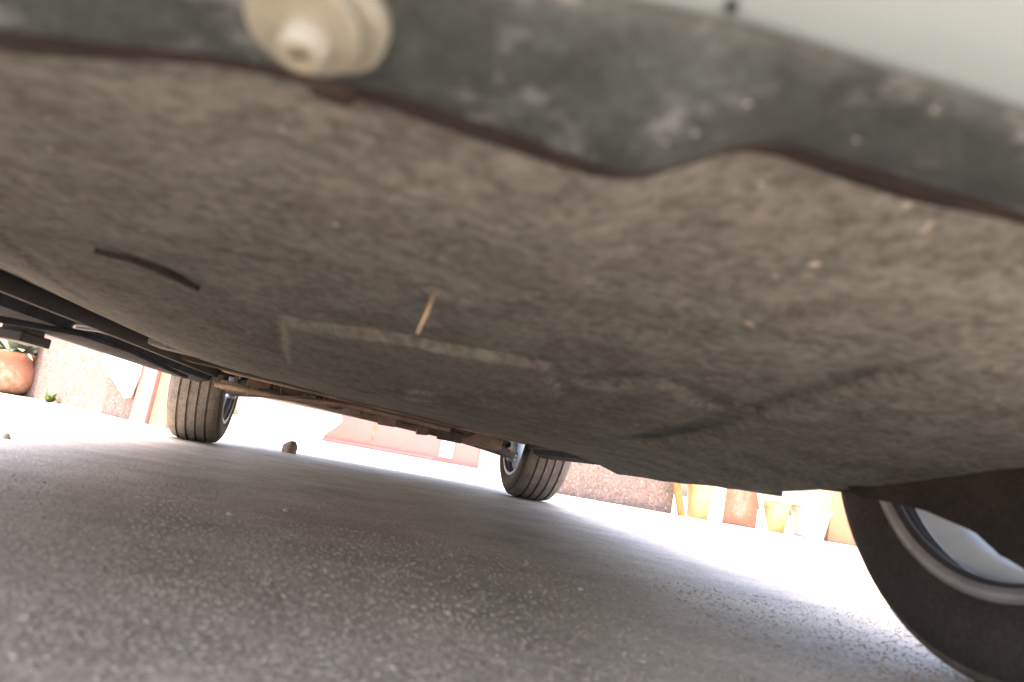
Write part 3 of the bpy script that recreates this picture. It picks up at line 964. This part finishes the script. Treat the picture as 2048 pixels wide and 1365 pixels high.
block('wall_pier', gx_(1668, 1040), gx_(1790, 1050), YR + 0.05, YR + 0.25, 0.5, M['peach'], 'pale orange pier at the far right, seen past the near tyre', 'pier')
block('wall_pier', gx_(1800, 1050), gx_(2500, 1100), YR + 0.05, YR + 0.25, 0.5, M['terracotta'], 'terracotta coloured wall end behind the near right tyre', 'wall')

# left-hand garden wall running obliquely away
A = Vector((-1.22, 4.55, 0)); B = Vector((-4.9, 8.6, 0))
dw = (B - A).normalized(); nw = Vector((dw.y, -dw.x, 0)) * -1
def on_wall(px, py):
    d = ray(px, py)
    nn = Vector((-dw.y, dw.x, 0))
    t = (A - CAM).dot(nn) / d.dot(nn)
    return CAM + d * t
nb = Vector((-dw.y, dw.x, 0))
if nb.y < 0: nb = -nb
wl2 = empty('garden_wall', (A + B) / 2)
tag(wl2, 'low grey-pink pebbledash garden wall running away at left of the far left tyre', 'wall')
def oblique(name, s0, s1, th, z0, z1, m, par=None, off=0.0, bev=0.0):
    p = [A + dw * s0 + nb * off, A + dw * s1 + nb * off, A + dw * s1 + nb * (off + th), A + dw * s0 + nb * (off + th)]
    bm = bmesh.new()
    add_prism(bm, [Vector((q.x, q.y, z0)) for q in p], (0, 0, z1 - z0))
    o = bobj(name, bm, m, par)
    if par is not None:
        o.matrix_parent_inverse = Matrix.Translation(par.location).inverted()
    return o
def s_of(px, py=760): return (on_wall(px, py) - A).dot(dw)
L0 = s_of(288)
oblique('wall_panel', L0, 7.0, 0.2, 0, 0.8, M['pebble'], wl2)
oblique('coping', L0 - 0.01, 7.0, 0.26, 0.8, 0.86, M['creamwall'], wl2, -0.03)
o = oblique('wall_pier', s_of(322), L0 - 0.006, 0.26, 0, 0.92, M['pinkwall'], None, -0.03)
tag(o, 'brownish pink pier at the near end of the left pebbledash wall', 'pier')
o = oblique('wall_pier', s_of(358), s_of(322) - 0.006, 0.22, 0, 0.9, M['peach'], None, -0.01)
tag(o, 'pale orange pier just left of the far left tyre', 'pier')
# white cloth hung over the left wall
cl = [(213, 700), (292, 720), (293, 752), (274, 798), (262, 799), (245, 770), (228, 750), (216, 730)]
bm = bmesh.new()
pts = [on_wall(*q) - nb * 0.045 for q in cl]
zt_ = 0.875
pts[0].z = pts[1].z = zt_
add_prism(bm, pts, nb * 0.012)
bm2 = [pts[0], pts[1], pts[1] + nb * 0.3, pts[0] + nb * 0.3]
add_prism(bm, [p_ + Vector((0, 0, -0.001)) for p_ in bm2], Vector((0, 0, 0.008)))
tag(bobj('cloth', bm, M['white'], None), 'white pointed cloth hung over the left pebbledash wall', 'cloth')
# pots and plants at the left end
pp_ = on_z(8, 786, 0)
rp = empty('flower_pot', pp_)
tag(rp, 'round orange terracotta pot at the far left before the pebbledash wall', 'pot')
bm = bmesh.new()
rr = add_lathe(bm, [(0, 0.09), (0.03, 0.14), (0.10, 0.175), (0.18, 0.165), (0.24, 0.13), (0.27, 0.125), (0.285, 0.14), (0.3, 0.14), (0.3, 0.12), (0.27, 0.115)], 'Z', 40); bm.faces.new(rr[0])
bobj('pot_body', bm, M['terracotta'], rp, smooth=True)
foliage(rp, 0.27, 0.1, 40, M['leaf'], 21, 0.25, 1.2)
fp = empty('flowering_plant', on_z(62, 786, 0))
tag(fp, 'small plant with yellow flowers growing beside the round terracotta pot', 'plant')
fo = foliage(fp, 0.02, 0.08, 90, M['leafg'], 31, 0.22, 0.8)
fo2 = foliage(fp, 0.20, 0.22, 60, M['petal'], 33, 0.06, 1.2); fo2.name = 'flower'
bm = bmesh.new()
for i in range(9):
    a = i * 0.7
    add_tube(bm, [(0.02 * math.cos(a), 0.02 * math.sin(a), 0), (0.06 * math.cos(a), 0.06 * math.sin(a), 0.12), (0.09 * math.cos(a), 0.09 * math.sin(a), 0.22)], 0.004, 5)
bobj('stem', bm, M['leafg'], fp)
pc = on_wall(125, 775)
gp = empty('weed', Vector((pc.x, pc.y, 0)) - nb * 0.06)
tag(gp, 'small green weed at the foot of the left pebbledash wall', 'weed')
foliage(gp, 0.0, 0.05, 24, M['leafg'], 41, 0.07, 1.0)

# the opening between the walls: white flared wall end, long pink wall with panels
YM = 11.0
def mx_(px, py=880): return on_y(px, py, YM).x
pw = empty('pink_wall', (mx_(760), YM + 0.1, 0))
tag(pw, 'long pink-red rendered wall seen between the far tyres', 'wall')
child_block('wall_panel', mx_(560, 860), mx_(1075, 950), YM, YM + 0.2, 0, 0.8, M['pinkwall'], pw, 0.01)
def child_prism(name, poly, y, depth, m, par):
    o = prism_px(name, poly, y, depth, m, par)
    o.matrix_parent_inverse = Matrix.Translation(par.location).inverted()
    return o
xa, xb = mx_(882, 885), mx_(909, 890)
child_block('painted_panel', xa, xb, YM - 0.02, YM - 0.001, 0.07, 0.55, M['white'], pw, 0.008)
child_block('painted_panel', mx_(956, 930), mx_(1090, 950), YM - 0.02, YM - 0.001, 0.0, 0.55, M['white'], pw, 0.008)
child_block('joint', mx_(742, 880), mx_(742, 880) + 0.03, YM - 0.006, YM - 0.001, 0, 0.8, M['terracotta'], pw, 0)
child_block('plinth', mx_(640, 880), xa - 0.05, YM - 0.035, YM - 0.001, 0, 0.05, M['pinkwall'], pw, 0.008)
# white wall with a flared, rounded end in front of it
YW = 10.2
poly = [(470, 888), (455, 780), (500, 770), (640, 800), (676, 828), (684, 842), (670, 854), (655, 864), (645, 874), (640, 884), (638, 894), (630, 915), (560, 905)]
pts = [on_y(a_, b_, YW) for a_, b_ in poly]
for i in (0, 11, 12): pts[i].z = 0.0
for i in (1, 2): pts[i].z = 0.8
pts[3] = Vector((pts[4].x - 0.06, YW, 0.8)); pts[4].z = 0.45
bm = bmesh.new()
add_prism(bm, pts, (0, 0.25, 0))
tag(bobj('white_wall', bm, M['white'], None), 'white painted wall with a flared end before the pink wall', 'wall')
